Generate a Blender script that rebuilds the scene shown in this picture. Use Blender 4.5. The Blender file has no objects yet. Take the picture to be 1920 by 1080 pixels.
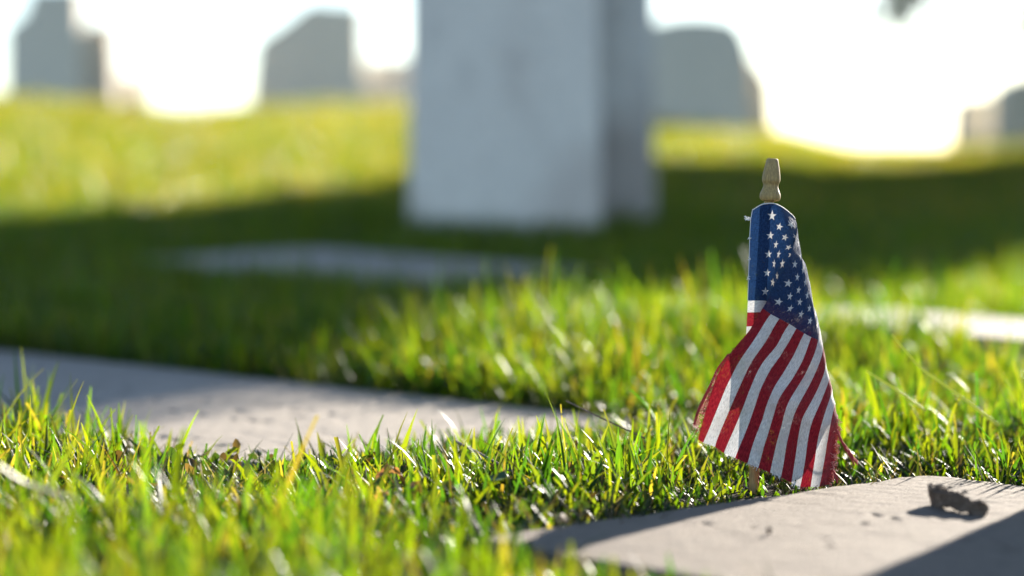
import bpy, math, random
import numpy as np
from mathutils import Vector

rng = np.random.default_rng(11)
random.seed(5)
SC = bpy.context.scene
COL = SC.collection
D2R = math.radians

# ---------------------------------------------------------------- camera, sky, sun, exposure
CAM_H, PITCH, FPX = 0.312, math.atan(240 / 4533.3), 4533.3
cam_data = bpy.data.cameras.new('camera')
cam_data.lens = 85.0
cam_data.sensor_width = 36.0
cam_data.clip_start = 0.02
cam_data.clip_end = 6000
cam_data.dof.use_dof = True
cam_data.dof.focus_distance = 2.267
cam_data.dof.aperture_fstop = 2.25
camera = bpy.data.objects.new('camera', cam_data)
camera.location = (0, 0, CAM_H)
camera.rotation_euler = (math.pi / 2 - PITCH, 0, 0)
COL.objects.link(camera)
SC.camera = camera

SUN_AZ, SUN_EL = D2R(29), D2R(17.5)
world = bpy.data.worlds.new('World')
SC.world = world
world.use_nodes = True
wn = world.node_tree
sky = wn.nodes.new('ShaderNodeTexSky')
sky.sky_type = 'NISHITA'
sky.sun_disc = False
sky.sun_elevation = SUN_EL
sky.sun_rotation = SUN_AZ
sky.air_density = 0.7
sky.dust_density = 0.15
sky.ozone_density = 0.6
wn.links.new(sky.outputs[0], wn.nodes['Background'].inputs[0])
wn.nodes['Background'].inputs[1].default_value = 0.078
sun_data = bpy.data.lights.new('sun', 'SUN')
sun_data.energy = 5.0
sun_data.angle = D2R(0.5)
sun_data.color = (1.0, 0.92, 0.80)
sun = bpy.data.objects.new('sun', sun_data)
SUND = Vector((math.sin(SUN_AZ) * math.cos(SUN_EL), math.cos(SUN_AZ) * math.cos(SUN_EL), math.sin(SUN_EL)))
sun.rotation_euler = SUND.to_track_quat('Z', 'Y').to_euler()
sun.location = SUND * 30
COL.objects.link(sun)
SC.view_settings.view_transform = 'Standard'
SC.view_settings.look = 'None'
SC.view_settings.exposure = 1.78
SC.view_settings.gamma = 1.0
SC.view_settings.use_curve_mapping = False
SC.render.engine = 'CYCLES'
SC.cycles.use_denoising = True
SC.cycles.max_bounces = 10
SC.cycles.transmission_bounces = 6
SC.cycles.caustics_reflective = False
SC.cycles.caustics_refractive = False

# ---------------------------------------------------------------- helpers
CP, SP = math.cos(PITCH), math.sin(PITCH)


def at(px, py, s):
    """the point seen at a pixel of the 1920x1080 photo, s metres along the view axis"""
    X, Y = (px - 960) / FPX, -(py - 540) / FPX
    return np.array([s * X, s * (CP + Y * SP), CAM_H + s * (-SP + Y * CP)])


def on_plane(px, py, z):
    X, Y = (px - 960) / FPX, -(py - 540) / FPX
    s = (z - CAM_H) / (-SP + Y * CP)
    return at(px, py, s)


def tag(o, label=None, cat=None, group=None, kind=None):
    if label: o['label'] = label
    if cat: o['category'] = cat
    if group: o['group'] = group
    if kind: o['kind'] = kind
    return o


def mesh(name, verts, faces, mat, parent=None, cols=None, uvs=None, smooth=True, sizes=None):
    """faces: list of tuples, or an (n,k) array; cols: per vertex colour; uvs: per vertex uv"""
    me = bpy.data.meshes.new(name)
    verts = np.asarray(verts, dtype=np.float32)
    if isinstance(faces, np.ndarray):
        n, k = faces.shape
        me.vertices.add(len(verts))
        me.vertices.foreach_set('co', verts.ravel())
        me.loops.add(n * k)
        me.loops.foreach_set('vertex_index', faces.astype(np.int32).ravel())
        me.polygons.add(n)
        me.polygons.foreach_set('loop_start', np.arange(0, n * k, k, dtype=np.int32))
        me.update(calc_edges=True)
    else:
        me.from_pydata([tuple(v) for v in verts], [], [tuple(int(i) for i in f) for f in faces])
    if smooth:
        me.polygons.foreach_set('use_smooth', np.ones(len(me.polygons), dtype=bool))
    if cols is not None:
        a = me.color_attributes.new('tint', 'FLOAT_COLOR', 'POINT')
        c = np.ones((len(verts), 4), dtype=np.float32)
        c[:, :3] = cols
        a.data.foreach_set('color', c.ravel())
    if uvs is not None:
        uvl = me.uv_layers.new(name='cloth')
        li = np.empty(len(me.loops), dtype=np.int32)
        me.loops.foreach_get('vertex_index', li)
        uvl.data.foreach_set('uv', np.asarray(uvs, dtype=np.float32)[li].ravel())
    me.validate()
    if mat is not None:
        me.materials.append(mat)
    o = bpy.data.objects.new(name, me)
    COL.objects.link(o)
    if parent is not None:
        o.parent = parent
    return o


def empty(name, loc=(0, 0, 0)):
    o = bpy.data.objects.new(name, None)
    o.empty_display_size = 0.05
    o.location = loc
    COL.objects.link(o)
    return o


def part(name, verts, faces, mat, root, **kw):
    """verts in world coordinates; stored relative to the root"""
    v = np.asarray(verts, dtype=np.float64) - np.array(root.location)
    return mesh(name, v, faces, mat, root, **kw)


class G:
    """small node-graph helper"""
    def __init__(self, name):
        self.m = bpy.data.materials.new(name)
        self.m.use_nodes = True
        self.t = self.m.node_tree
        self.b = self.t.nodes['Principled BSDF']
        self.out = self.t.nodes['Material Output']

    def n(self, typ, **kw):
        nd = self.t.nodes.new(typ)
        for k, v in kw.items():
            setattr(nd, k, v)
        return nd

    def put(self, sock, v):
        if hasattr(v, 'is_linked') or isinstance(v, bpy.types.NodeSocket):
            self.t.links.new(v, sock)
        else:
            sock.default_value = v

    def math(self, op, a, b=None, c=None, clamp=False):
        nd = self.n('ShaderNodeMath', operation=op, use_clamp=clamp)
        self.put(nd.inputs[0], a)
        if b is not None: self.put(nd.inputs[1], b)
        if c is not None: self.put(nd.inputs[2], c)
        return nd.outputs[0]

    def mix(self, f, a, b, blend='MIX'):
        nd = self.n('ShaderNodeMix', data_type='RGBA', blend_type=blend)
        self.put(nd.inputs[0], f); self.put(nd.inputs[6], a); self.put(nd.inputs[7], b)
        return nd.outputs[2]

    def coord(self, which='Object'):
        return self.n('ShaderNodeTexCoord').outputs[which]

    def noise(self, scale, detail=4, rough=0.6, vec=None, dist=0.0):
        nd = self.n('ShaderNodeTexNoise')
        nd.inputs['Scale'].default_value = scale
        nd.inputs['Detail'].default_value = detail
        nd.inputs['Roughness'].default_value = rough
        nd.inputs['Distortion'].default_value = dist
        if vec is not None: self.put(nd.inputs['Vector'], vec)
        return nd.outputs['Fac']

    def ramp(self, f, stops):
        nd = self.n('ShaderNodeValToRGB')
        e = nd.color_ramp.elements
        while len(e) < len(stops): e.new(0.5)
        for i, (p, c) in enumerate(stops):
            e[i].position = p
            e[i].color = (c[0], c[1], c[2], 1) if not np.isscalar(c) else (c, c, c, 1)
        self.put(nd.inputs[0], f)
        return nd.outputs[0]

    def bump(self, h, strength=0.3, dist=0.001, normal=None):
        nd = self.n('ShaderNodeBump')
        nd.inputs['Strength'].default_value = strength
        nd.inputs['Distance'].default_value = dist
        self.put(nd.inputs['Height'], h)
        if normal is not None: self.put(nd.inputs['Normal'], normal)
        return nd.outputs[0]


def stone_mat(name, base, dark, grain=160, big=3.0, rough=0.8, bump=0.4, bdist=0.0015, stain=None, blob=None):
    g = G(name)
    p = g.coord('Object')
    f1 = g.noise(grain, 6, 0.75, p)
    f2 = g.noise(big, 5, 0.65, p, 0.6)
    f3 = g.noise(big * 9, 5, 0.7, p)
    c = g.mix(g.ramp(f2, [(0.32, 0), (0.72, 1)]), base + (1,), dark + (1,))
    c = g.mix(g.ramp(f3, [(0.52, 0), (0.72, 0.75)]), c, tuple(x * 0.6 for x in base) + (1,))
    sp = g.ramp(f1, [(0.3, 0.72), (0.5, 1.0), (0.75, 1.16)])
    c = g.mix(1.0, c, sp, 'MULTIPLY')
    if stain:
        f4 = g.noise(stain[1], 4, 0.6, p, 1.0)
        c = g.mix(g.ramp(f4, [(0.5, 0), (0.66, stain[2])]), c, stain[0] + (1,))
    if blob:
        vd = g.n('ShaderNodeVectorMath', operation='DISTANCE')
        g.put(vd.inputs[0], p); vd.inputs[1].default_value = blob[0]
        e = g.math('ADD', g.math('DIVIDE', vd.outputs['Value'], blob[1]), g.math('MULTIPLY_ADD', f2, 1.2, -0.6))
        c = g.mix(g.ramp(e, [(0.5, 0.5), (1.0, 0.0)]), c, blob[2] + (1,))
    g.put(g.b.inputs['Base Color'], c)
    g.b.inputs['Roughness'].default_value = rough
    g.b.inputs['Specular IOR Level'].default_value = 0.3
    h = g.math('ADD', f1, g.math('MULTIPLY', f3, 1.5))
    g.put(g.b.inputs['Normal'], g.bump(h, bump, bdist))
    return g.m


def blade_mat(name, gloss=0.35, trans=(1.9, 2.0, 0.9), mixf=0.55):
    g = G(name)
    at_ = g.n('ShaderNodeAttribute', attribute_name='tint')
    c = at_.outputs['Color']
    g.put(g.b.inputs['Base Color'], c)
    g.b.inputs['Roughness'].default_value = gloss
    g.b.inputs['Specular IOR Level'].default_value = 0.36
    tr = g.n('ShaderNodeBsdfTranslucent')
    tc = g.mix(1.0, c, trans + (1,), 'MULTIPLY')
    g.put(tr.inputs['Color'], tc)
    mx = g.n('ShaderNodeMixShader')
    mx.inputs[0].default_value = mixf
    g.t.links.new(g.b.outputs[0], mx.inputs[1])
    g.t.links.new(tr.outputs[0], mx.inputs[2])
    g.t.links.new(mx.outputs[0], g.out.inputs['Surface'])
    return g.m


# ---------------------------------------------------------------- the ground
CREST_D = 22.0
CREST_A = (np.array([-2500, -600, 0, 200, 350, 500, 750, 1000, 1240, 1450, 1600, 1750, 1900, 2500, 4000]) - 960) / FPX
CREST_Y = np.array([150, 160, 180, 195, 212, 200, 200, 208, 226, 244, 276, 276, 266, 252, 240.])


def smooth(t):
    t = np.clip(t, 0, 1)
    return t * t * (3 - 2 * t)


def wob(x, y, f, seed=0):
    r = np.random.default_rng(100 + seed)
    o = 0
    for k in range(6):
        a = r.uniform(0, 6.28); ff = f * r.uniform(0.5, 1.8); ph = r.uniform(0, 6.28)
        o = o + np.sin((x * math.cos(a) + y * math.sin(a)) * ff + ph)
    return o / 3.0


def terrain(x, y):
    x = np.asarray(x, float); y = np.asarray(y, float)
    d = np.maximum(y, 0.3)
    yc = np.interp(x / d, CREST_A, CREST_Y)
    # the photo shows the tops of the grass, some 6 cm above the soil
    zc = CAM_H + (300 - yc) * CREST_D / FPX - 0.06
    z = smooth((y - 3.7) / (CREST_D - 3.7)) * zc
    z = z * (1 - smooth((y - CREST_D) / 30.0))
    und = 0.012 * wob(x, y, 3.0, 1) * smooth((y - 3.6) / 4.0) * (1 - smooth((y - 22) / 8))
    mound = 0.035 * np.exp(-(((x - 0.25) / 0.5) ** 2 + ((y - 3.65) / 0.45) ** 2))
    return z + und + mound


def ladder(lo, hi, step, grow, lim_lo, lim_hi):
    v = list(np.arange(lo, hi, step))
    s = step
    while v[-1] < lim_hi:
        s *= grow; v.append(v[-1] + s)
    s = step
    while v[0] > lim_lo:
        s *= grow; v.insert(0, v[0] - s)
    return np.array(v)


gx = ladder(-3.0, 3.5, 0.07, 1.12, -2500, 2500)
gy = ladder(0.2, 9.0, 0.08, 1.07, -60, 4500)
GX, GY = np.meshgrid(gx, gy)
GZ = terrain(GX, GY)
nxg, nyg = len(gx), len(gy)
idx = np.arange(nxg * nyg).reshape(nyg, nxg)
gf = np.stack([idx[:-1, :-1], idx[:-1, 1:], idx[1:, 1:], idx[1:, :-1]], -1).reshape(-1, 4)
g = G('lawn_soil')
p = g.coord('Object')
n1 = g.noise(60, 6, 0.75, p)
n2 = g.noise(0.6, 5, 0.6, p)
soil = g.ramp(n1, [(0.3, (0.018, 0.013, 0.008)), (0.6, (0.05, 0.037, 0.02)), (0.8, (0.10, 0.075, 0.04))])
turf = g.ramp(n2, [(0.3, (0.05, 0.085, 0.015)), (0.7, (0.10, 0.12, 0.03))])
sep = g.n('ShaderNodeSeparateXYZ')
g.put(sep.inputs[0], p)
far = g.math('SMOOTH_MIN', g.math('MULTIPLY_ADD', sep.outputs[1], 0.1, -1.6, clamp=True), 1.0, 0.0)
g.put(g.b.inputs['Base Color'], g.mix(far, soil, turf))
g.b.inputs['Roughness'].default_value = 0.95
g.b.inputs['Specular IOR Level'].default_value = 0.15
g.put(g.b.inputs['Normal'], g.bump(n1, 0.8, 0.01))
ground = mesh('ground', np.stack([GX, GY, GZ], -1).reshape(-1, 3), gf, g.m)
tag(ground, kind='structure')

# ---------------------------------------------------------------- flat grave slabs
SLAB_WARM_M = stone_mat('warm_slab_stone', (0.215, 0.170, 0.128), (0.18, 0.143, 0.11), grain=260, big=9, rough=0.8,
                        bump=0.8, bdist=0.0015)
SLAB_M = stone_mat('pale_slab_stone', (0.36, 0.305, 0.245), (0.30, 0.255, 0.205), grain=300, big=6, rough=0.75, bump=0.6, bdist=0.0012)
SLABS = []          # (origin, e1, e2, L, W) for keeping grass out


def grave_slab(label, p0, dir1, L, W, z, r=0.05, res=0.004, strokes=None, tilt=(0, 0), thick=0.09, seed=0, worn=0.0008,
               group='flat grave slabs set in the lawn', flip=1, mat=None):
    """p0: one corner (x,y); dir1: unit vector of the long side; the short side is turned 90 degrees from it"""
    e1 = np.array(dir1, float); e1 /= np.linalg.norm(e1)
    e2 = np.array([-e1[1], e1[0]]) * flip
    nu, nv = max(int(L / res), 8), max(int(W / res), 8)
    vv = np.linspace(0, W, nv + 1)
    t = np.minimum(vv, W - vv)
    inset = np.where(t < r, r - np.sqrt(np.maximum(r * r - (r - t) ** 2, 0)), 0)
    uu = np.linspace(0, 1, nu + 1)
    U = inset[:, None] + uu[None, :] * (L - 2 * inset[:, None])
    V = np.repeat(vv[:, None], nu + 1, 1)
    H = worn * wob(U, V, 60, seed) + worn * 0.6 * wob(U, V, 180, seed + 1)
    if strokes is not None:
        for (a, b, c, d, wd, dep) in strokes:
            du, dv = c - a, d - b
            tt = np.clip(((U - a) * du + (V - b) * dv) / (du * du + dv * dv + 1e-9), 0, 1)
            dist = np.hypot(U - a - tt * du, V - b - tt * dv)
            H = np.minimum(H, -dep * np.clip(1.3 - dist / wd, 0, 1) + worn * 0.4 * wob(U, V, 200, seed + 3))
    X = p0[0] + e1[0] * U + e2[0] * V
    Y = p0[1] + e1[1] * U + e2[1] * V
    Z = z + H + tilt[0] * U + tilt[1] * V
    P = np.stack([X, Y, Z], -1).reshape(-1, 3)
    n = (nu + 1) * (nv + 1)
    I = np.arange(n).reshape(nv + 1, nu + 1)
    F = [np.stack([I[:-1, :-1], I[:-1, 1:], I[1:, 1:], I[1:, :-1]], -1).reshape(-1, 4)]
    loop = np.concatenate([I[0, :-1], I[:-1, -1], I[-1, ::-1][:-1], I[::-1, 0][:-1]])
    c = P[loop].mean(0)
    out = P[loop] - c
    out[:, 2] = 0
    out /= np.linalg.norm(out, axis=1)[:, None] + 1e-9
    rings = [loop]
    VV = [P]
    cnt = n
    for (o, dz) in ((0.003, -0.002), (0.0045, -0.006), (0.005, -thick)):
        q = P[loop] + out * o
        q[:, 2] += dz
        q[:, :2] += (0.0012 * wob(q[:, 0], q[:, 1], 90, seed + 7))[:, None] * out[:, :2]
        VV.append(q)
        rings.append(np.arange(cnt, cnt + len(loop)))
        cnt += len(loop)
    for A, B in zip(rings[:-1], rings[1:]):
        F.append(np.stack([A, B, np.roll(B, -1), np.roll(A, -1)], -1))
    FF = np.concatenate(F)
    if flip > 0:
        pass
    o = mesh('grave_slab', np.concatenate(VV), FF, mat or SLAB_M)
    tag(o, label, 'grave slab', group)
    SLABS.append((np.array(p0, float), e1, e2, L, W, r))
    return o


def in_slab(x, y, margin):
    m = np.zeros(x.shape, bool)
    for (p0, e1, e2, L, W, r) in SLABS:
        u = (x - p0[0]) * e1[0] + (y - p0[1]) * e1[1]
        v = (x - p0[0]) * e2[0] + (y - p0[1]) * e2[1]
        uc, vc = np.clip(u, r, L - r), np.clip(v, r, W - r)
        m |= np.hypot(u - uc, v - vc) < r - margin
    return m


DIR = np.array([-0.68, 0.733]); DIR /= np.linalg.norm(DIR)
# worn, unreadable carving near the front edge of the left slab and in its shaded middle
strk = []
r_ = random.Random(3)


def carve_rows(v0, v1, u0, u1, dens, dep):
    v = v0
    while v < v1:
        u = u0
        while u < u1:
            hgt = 0.026
            for k in range(r_.choice([1, 2, 2, 3])):
                a = u + r_.uniform(0, 0.012); b = v + r_.uniform(0, 0.4) * hgt
                if r_.random() < 0.5:
                    strk.append((a, b, a + r_.uniform(-0.003, 0.003), b + hgt * r_.uniform(0.5, 0.8), 0.0036, dep))
                else:
                    strk.append((a, b, a + r_.uniform(0.008, 0.018), b + r_.uniform(-0.004, 0.01), 0.0036, dep))
            u += r_.uniform(0.022, 0.04) if r_.random() < dens else r_.uniform(0.05, 0.1)
        v += 0.055


carve_rows(0.07, 0.12, 0.06, 0.5, 0.6, 0.0055)
carve_rows(0.24, 0.36, 0.30, 0.85, 0.45, 0.0040)
grave_slab('pale flat grave slab, its far left half in shadow, behind the front strip of grass', (-0.268, 2.375), DIR, 1.7, 0.585, 0.012,
           r=0.055, res=0.0036, strokes=strk, seed=2, flip=-1)
strk2 = [(u, v, u + r_.uniform(-0.004, 0.012), v + r_.uniform(-0.004, 0.006), r_.uniform(0.0018, 0.0034), 0.0045)
         for u, v in [(r_.uniform(0.05, 0.6), r_.uniform(0.1, 0.45)) for _ in range(26)]]
grave_slab('sunlit flat grave slab at bottom right with a curled brown bark piece on it', (0.392, 2.285), -DIR, 1.2, 0.575, 0.014,
           r=0.03, res=0.0036, strokes=strk2, seed=12, flip=-1, mat=SLAB_WARM_M)


def far_slab(label, px, py, L, W, seed, up):
    c = None
    for s in np.arange(2.5, 16, 0.01):
        q = at(px, py, s)
        if q[2] <= float(terrain(q[0], q[1])) + 0.03:
            c = q; break
    e1 = DIR; e2 = np.array([DIR[1], -DIR[0]])
    p0 = c[:2] - e1 * L / 2 - e2 * W / 2
    tz = lambda a, b: float(terrain(p0[0] + e1[0] * a + e2[0] * b, p0[1] + e1[1] * a + e2[1] * b))
    t1 = (tz(L, W / 2) - tz(0, W / 2)) / L
    t2 = (tz(L / 2, W) - tz(L / 2, 0)) / W
    z0 = tz(L / 2, W / 2) - t1 * L / 2 - t2 * W / 2 + up
    return grave_slab(label, p0, e1, L, W, z0, r=0.04, res=0.02, tilt=(t1, t2), seed=seed, flip=-1, thick=0.2)


far_slab('bluish flat grave slab lying in shade in front of the tall monument', 680, 500, 1.15, 0.60, 21, 0.035)
far_slab('flat grave slab half hidden by grass at the right, behind the flag', 1900, 634, 0.95, 0.5, 31, 0.045)

# ---------------------------------------------------------------- upright stones
GREY_M = stone_mat('grey_headstone', (0.84, 0.77, 0.64), (0.75, 0.69, 0.57), grain=45, big=1.5, rough=0.8, bdist=0.004)
WARM_M = stone_mat('warm_grey_headstone', (0.80, 0.69, 0.55), (0.70, 0.60, 0.48), grain=45, big=1.5, rough=0.8, bdist=0.004)
PALE_M = stone_mat('pale_headstone', (0.85, 0.79, 0.71), (0.78, 0.72, 0.65), grain=45, big=1.5, rough=0.8, bdist=0.004)
SIDE_SHADE_M = stone_mat('shaded_side_granite', (0.74, 0.73, 0.68), (0.64, 0.63, 0.59), grain=90, big=2.2, rough=0.6, bdist=0.002,
                   stain=((0.25, 0.19, 0.16), 1.3, 0.5), blob=((0.36, 0.5, 0.16), 0.30, (0.22, 0.15, 0.12)))  # darker tone paints the shaft's shaded side; the brown stains are real
MON_M = stone_mat('pale_blue_grey_granite', (0.85, 0.80, 0.72), (0.78, 0.73, 0.66), grain=90, big=2.2, rough=0.6, bdist=0.002,
                  stain=((0.40, 0.33, 0.29), 1.6, 0.5), blob=((0.28, 0.0, 0.05), 0.26, (0.50, 0.42, 0.37)))


def prism(outline, depth, yaw=0.0, bev=0.015):
    """closed outline in x,z (metres); extruded along +y; front and back edges chamfered"""
    o = np.array(outline, float)
    c = o.mean(0)
    n = len(o)
    rings = []
    for (y, sh) in ((0, bev), (bev, 0), (depth - bev, 0), (depth, bev)):
        d = o - c
        l = np.linalg.norm(d, axis=1)[:, None]
        q = o - d / l * sh
        rings.append(np.stack([q[:, 0], np.full(n, y), q[:, 1]], -1))
    V = np.concatenate(rings)
    F = [tuple(range(n))[::1]]
    for k in range(3):
        for i in range(n):
            j = (i + 1) % n
            F.append((k * n + i, (k + 1) * n + i, (k + 1) * n + j, k * n + j))
    F.append(tuple(reversed([3 * n + i for i in range(n)])))
    if yaw:
        cs, sn = math.cos(yaw), math.sin(yaw)
        V = np.stack([V[:, 0] * cs - V[:, 1] * sn, V[:, 0] * sn + V[:, 1] * cs, V[:, 2]], -1)
    return V, F


def headstone(label, pts, s, depth, mat, yaw=0.0, group='headstones on the crest of the lawn', name='headstone', base=None):
    """pts: outline seen in the photo (front face), standing s metres away; goes 25 cm into the soil"""
    w = np.array([at(px, py, s) for px, py in pts])
    cx = (w[:, 0].min() + w[:, 0].max()) / 2
    y0 = w[:, 1].mean()
    gz = float(terrain(cx, y0))
    loc = np.array([cx, y0, gz])
    ol = np.stack([w[:, 0] - cx, w[:, 2] - gz], -1)
    lo = ol[:, 1] < 0.08
    ol[lo, 1] = -0.25
    V, F = prism(ol, depth, yaw)
    root = empty(name, loc)
    tag(root, label, 'headstone', group)
    mesh('stone', V, F, mat, root, smooth=False)
    if base:
        bx, bh, bo = base
        x0, x1 = ol[:, 0].min() - bx, ol[:, 0].max() + bx
        V, F = prism([(x0, -0.25), (x1, -0.25), (x1, bh), (x0, bh)], depth + 2 * bo, yaw)
        off = np.array([bo * math.sin(yaw), -bo * math.cos(yaw), 0])
        mesh('plinth', V + off, F, mat, root, smooth=False)
    return root


B = 262
headstone('tall grey headstone at far left with a chipped sloping left shoulder', [(6, B), (9, 52), (44, 24), (57, -24), (151, -26), (154, B)], 19.6, 0.36, GREY_M)
headstone('brownish headstone right beside the tallest grey one at far left', [(125, B), (125, 42), (211, 42), (219, B)], 19.9, 0.31, WARM_M)
headstone('low dark block marker between the far left stones and the gap', [(190, B), (190, 136), (273, 140), (276, B)], 20.7, 0.30, GREY_M)
headstone('grey headstone with a long slanted left shoulder, left of the monument', [(458, B), (479, 76), (541, 34), (579, 2), (679, 10), (684, B)], 21.1, 0.34, GREY_M)
headstone('low pale headstone between slanted stone and the monument', [(656, B), (659, 112), (770, 108), (806, B)], 21.8, 0.30, PALE_M)
headstone('wide grey headstone with rounded top right behind the monument', [(1134, 300), (1134, 60), (1233, 38), (1281, 29), (1337, 30), (1384, 42), (1407, 86), (1418, 300)], 18.0, 0.26, GREY_M)
headstone('slimmer headstone with sloping shoulder touching the rounded one', [(1390, 300), (1386, 88), (1404, 98), (1445, 150), (1456, 300)], 18.5, 0.31, WARM_M)
headstone('low dark headstone second from the right edge', [(1792, 330), (1798, 186), (1832, 178), (1891, 180), (1900, 330)], 20.7, 0.36, GREY_M)
headstone('dark headstone cut by the right edge of the view', [(1872, 330), (1874, 162), (1913, 140), (2055, 136), (2062, 330)], 20.1, 0.36, GREY_M)

# the tall monument in the middle: a square tapered shaft with a pyramid cap
def ground_hit(px, py):
    for q_ in np.arange(2.5, 25, 0.01):
        w = at(px, py, q_)
        if w[2] <= float(terrain(w[0], w[1])):
            return w


mp = ground_hit(950, 442)
mz = mp[2]
ms = mp[1]
MW, MD = 368 * ms / FPX, 0.5
yaw = D2R(-1.5)
root = empty('monument', (mp[0], mp[1], mz))
tag(root, 'tall pale blue grey monument in the middle, brown stain at its foot', 'monument')


def shaft(w0, d0, w1, d1, z0, z1, nz, bev=0.012):
    V, F = [], []
    for k in range(nz + 1):
        t = k / nz
        w, d, z = (w0 + (w1 - w0) * t) / 2, (d0 + (d1 - d0) * t) / 2, z0 + (z1 - z0) * t
        V += [(-w + bev, -d, z), (w - bev, -d, z), (w, -d + bev, z), (w, d - bev, z), (w - bev, d, z), (-w + bev, d, z), (-w, d - bev, z), (-w, -d + bev, z)]
    for k in range(nz):
        for i in range(8):
            j = (i + 1) % 8
            F.append((k * 8 + i, k * 8 + j, k * 8 + 8 + j, k * 8 + 8 + i))
    F.append(tuple(range(nz * 8, nz * 8 + 8)))
    return np.array(V), F


def yawed(V, a, c=(0, 0, 0)):
    cs, sn = math.cos(a), math.sin(a)
    return np.stack([V[:, 0] * cs - V[:, 1] * sn, V[:, 0] * sn + V[:, 1] * cs, V[:, 2]], -1) + np.array(c)


TOPW = 0.90
ctr = (0.0, MD / 2, 0)
V, F = shaft(MW, MD, MW * TOPW, MD * TOPW, -0.3, 2.1, 12)
mesh('shaft', yawed(V, yaw, ctr), F, MON_M, root, smooth=False)
V, F = shaft(MW * TOPW + 0.06, MD * TOPW + 0.06, MW * TOPW + 0.06, MD * TOPW + 0.06, 2.1, 2.2, 1)
V2, F2 = shaft(MW * TOPW, MD * TOPW, 0.04, 0.04, 2.2, 2.65, 1)
mesh('cap', yawed(np.concatenate([V, V2]), yaw, ctr), F + [tuple(i + len(V) for i in f) for f in F2], MON_M, root, smooth=False)
# added block right of the shaft; darker colour stands in for its shaded side
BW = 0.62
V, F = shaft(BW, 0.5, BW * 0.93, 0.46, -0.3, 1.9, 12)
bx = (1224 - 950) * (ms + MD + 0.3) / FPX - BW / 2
mesh('shaded_side_block', yawed(V, yaw, (bx, MD + 0.27, 0)), F, SIDE_SHADE_M, root, smooth=False)
MON = (mp[0], mp[1] + MD / 2)

# a small unseen stone added outside the view to shade the bottom right corner
root = empty('headstone', (0.935, 2.30, 0))  # unseen stone added to cast the corner shadow
tag(root, 'unseen upright grey stone added to shade the bottom right grave slab', 'headstone')
V, F = prism([(-0.30, -0.2), (0.30, -0.2), (0.30, 0.40), (0.2, 0.47), (0.0, 0.5), (-0.2, 0.47), (-0.30, 0.40)], 0.12, -0.3, 0.01)
mesh('stone', V, F, GREY_M, root, smooth=False)

# ---------------------------------------------------------------- tree at the right, its shade and one drooping branch
BARK_M = stone_mat('tree_bark', (0.10, 0.075, 0.055), (0.06, 0.045, 0.035), grain=60, big=9, rough=0.95, bdist=0.01)
LEAF_M = blade_mat('tree_leaf', 0.45, (1.6, 1.9, 0.7), 0.4)


def tube(path, radii, k=8):
    P = np.array(path, float); R = np.array(radii, float)
    T = np.gradient(P, axis=0)
    T /= np.linalg.norm(T, axis=1)[:, None] + 1e-12
    ref = np.array([0.31, 0.17, 0.93])
    A = np.cross(T, ref); A /= np.linalg.norm(A, axis=1)[:, None] + 1e-12
    Bv = np.cross(T, A)
    an = np.arange(k) * 2 * math.pi / k
    V = (P[:, None, :] + R[:, None, None] * (np.cos(an)[None, :, None] * A[:, None, :] + np.sin(an)[None, :, None] * Bv[:, None, :])).reshape(-1, 3)
    F = []
    for i in range(len(P) - 1):
        for j in range(k):
            jj = (j + 1) % k
            F.append((i * k + j, i * k + jj, (i + 1) * k + jj, (i + 1) * k + j))
    F.append(tuple(reversed(range(k))))
    F.append(tuple(range((len(P) - 1) * k, len(P) * k)))
    return V, F


def bend(a, b, n, sag, jit):
    a, b = np.array(a, float), np.array(b, float)
    t = np.linspace(0, 1, n)[:, None]
    p = a + (b - a) * t
    p[:, 2] += sag * np.sin(t[:, 0] * math.pi)
    w = np.random.default_rng(int(abs(a.sum() * 1000 + b.sum() * 77)) % 99999).normal(0, jit, (n, 3))
    w[0] = 0
    return p + w


def merge(parts):
    V, F, o = [], [], 0
    for v, f in parts:
        V.append(v); F += [tuple(i + o for i in q) for q in f]; o += len(v)
    return np.concatenate(V), F


def leaves(centres, size, tint, droop=0.3):
    """six-vertex pointed leaves, folded along the midrib"""
    n = len(centres)
    d = rng.normal(0, 1, (n, 3)); d[:, 2] -= droop * 2
    d /= np.linalg.norm(d, axis=1)[:, None]
    s = np.cross(d, rng.normal(0, 1, (n, 3))); s /= np.linalg.norm(s, axis=1)[:, None]
    nn = np.cross(d, s)
    L = (size * rng.uniform(0.7, 1.3, n))[:, None]
    W = L * 0.34
    c = centres
    V = np.stack([c, c + d * L * 0.4 + s * W + nn * L * 0.08, c + d * L * 0.8 + s * W * 0.6 + nn * L * 0.04, c + d * L,
                  c + d * L * 0.8 - s * W * 0.6 + nn * L * 0.04, c + d * L * 0.4 - s * W + nn * L * 0.08], 1).reshape(-1, 3)
    b = np.arange(n)[:, None] * 6
    F = np.concatenate([b + np.array([[0, 1, 2, 3]]), b + np.array([[0, 3, 4, 5]])])
    col = np.repeat(np.array(tint)[None] * rng.uniform(0.6, 1.35, (n, 1)), 6, 0)
    col[:, 0] *= np.repeat(rng.uniform(0.8, 1.3, n), 6)
    return V, F, col


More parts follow.
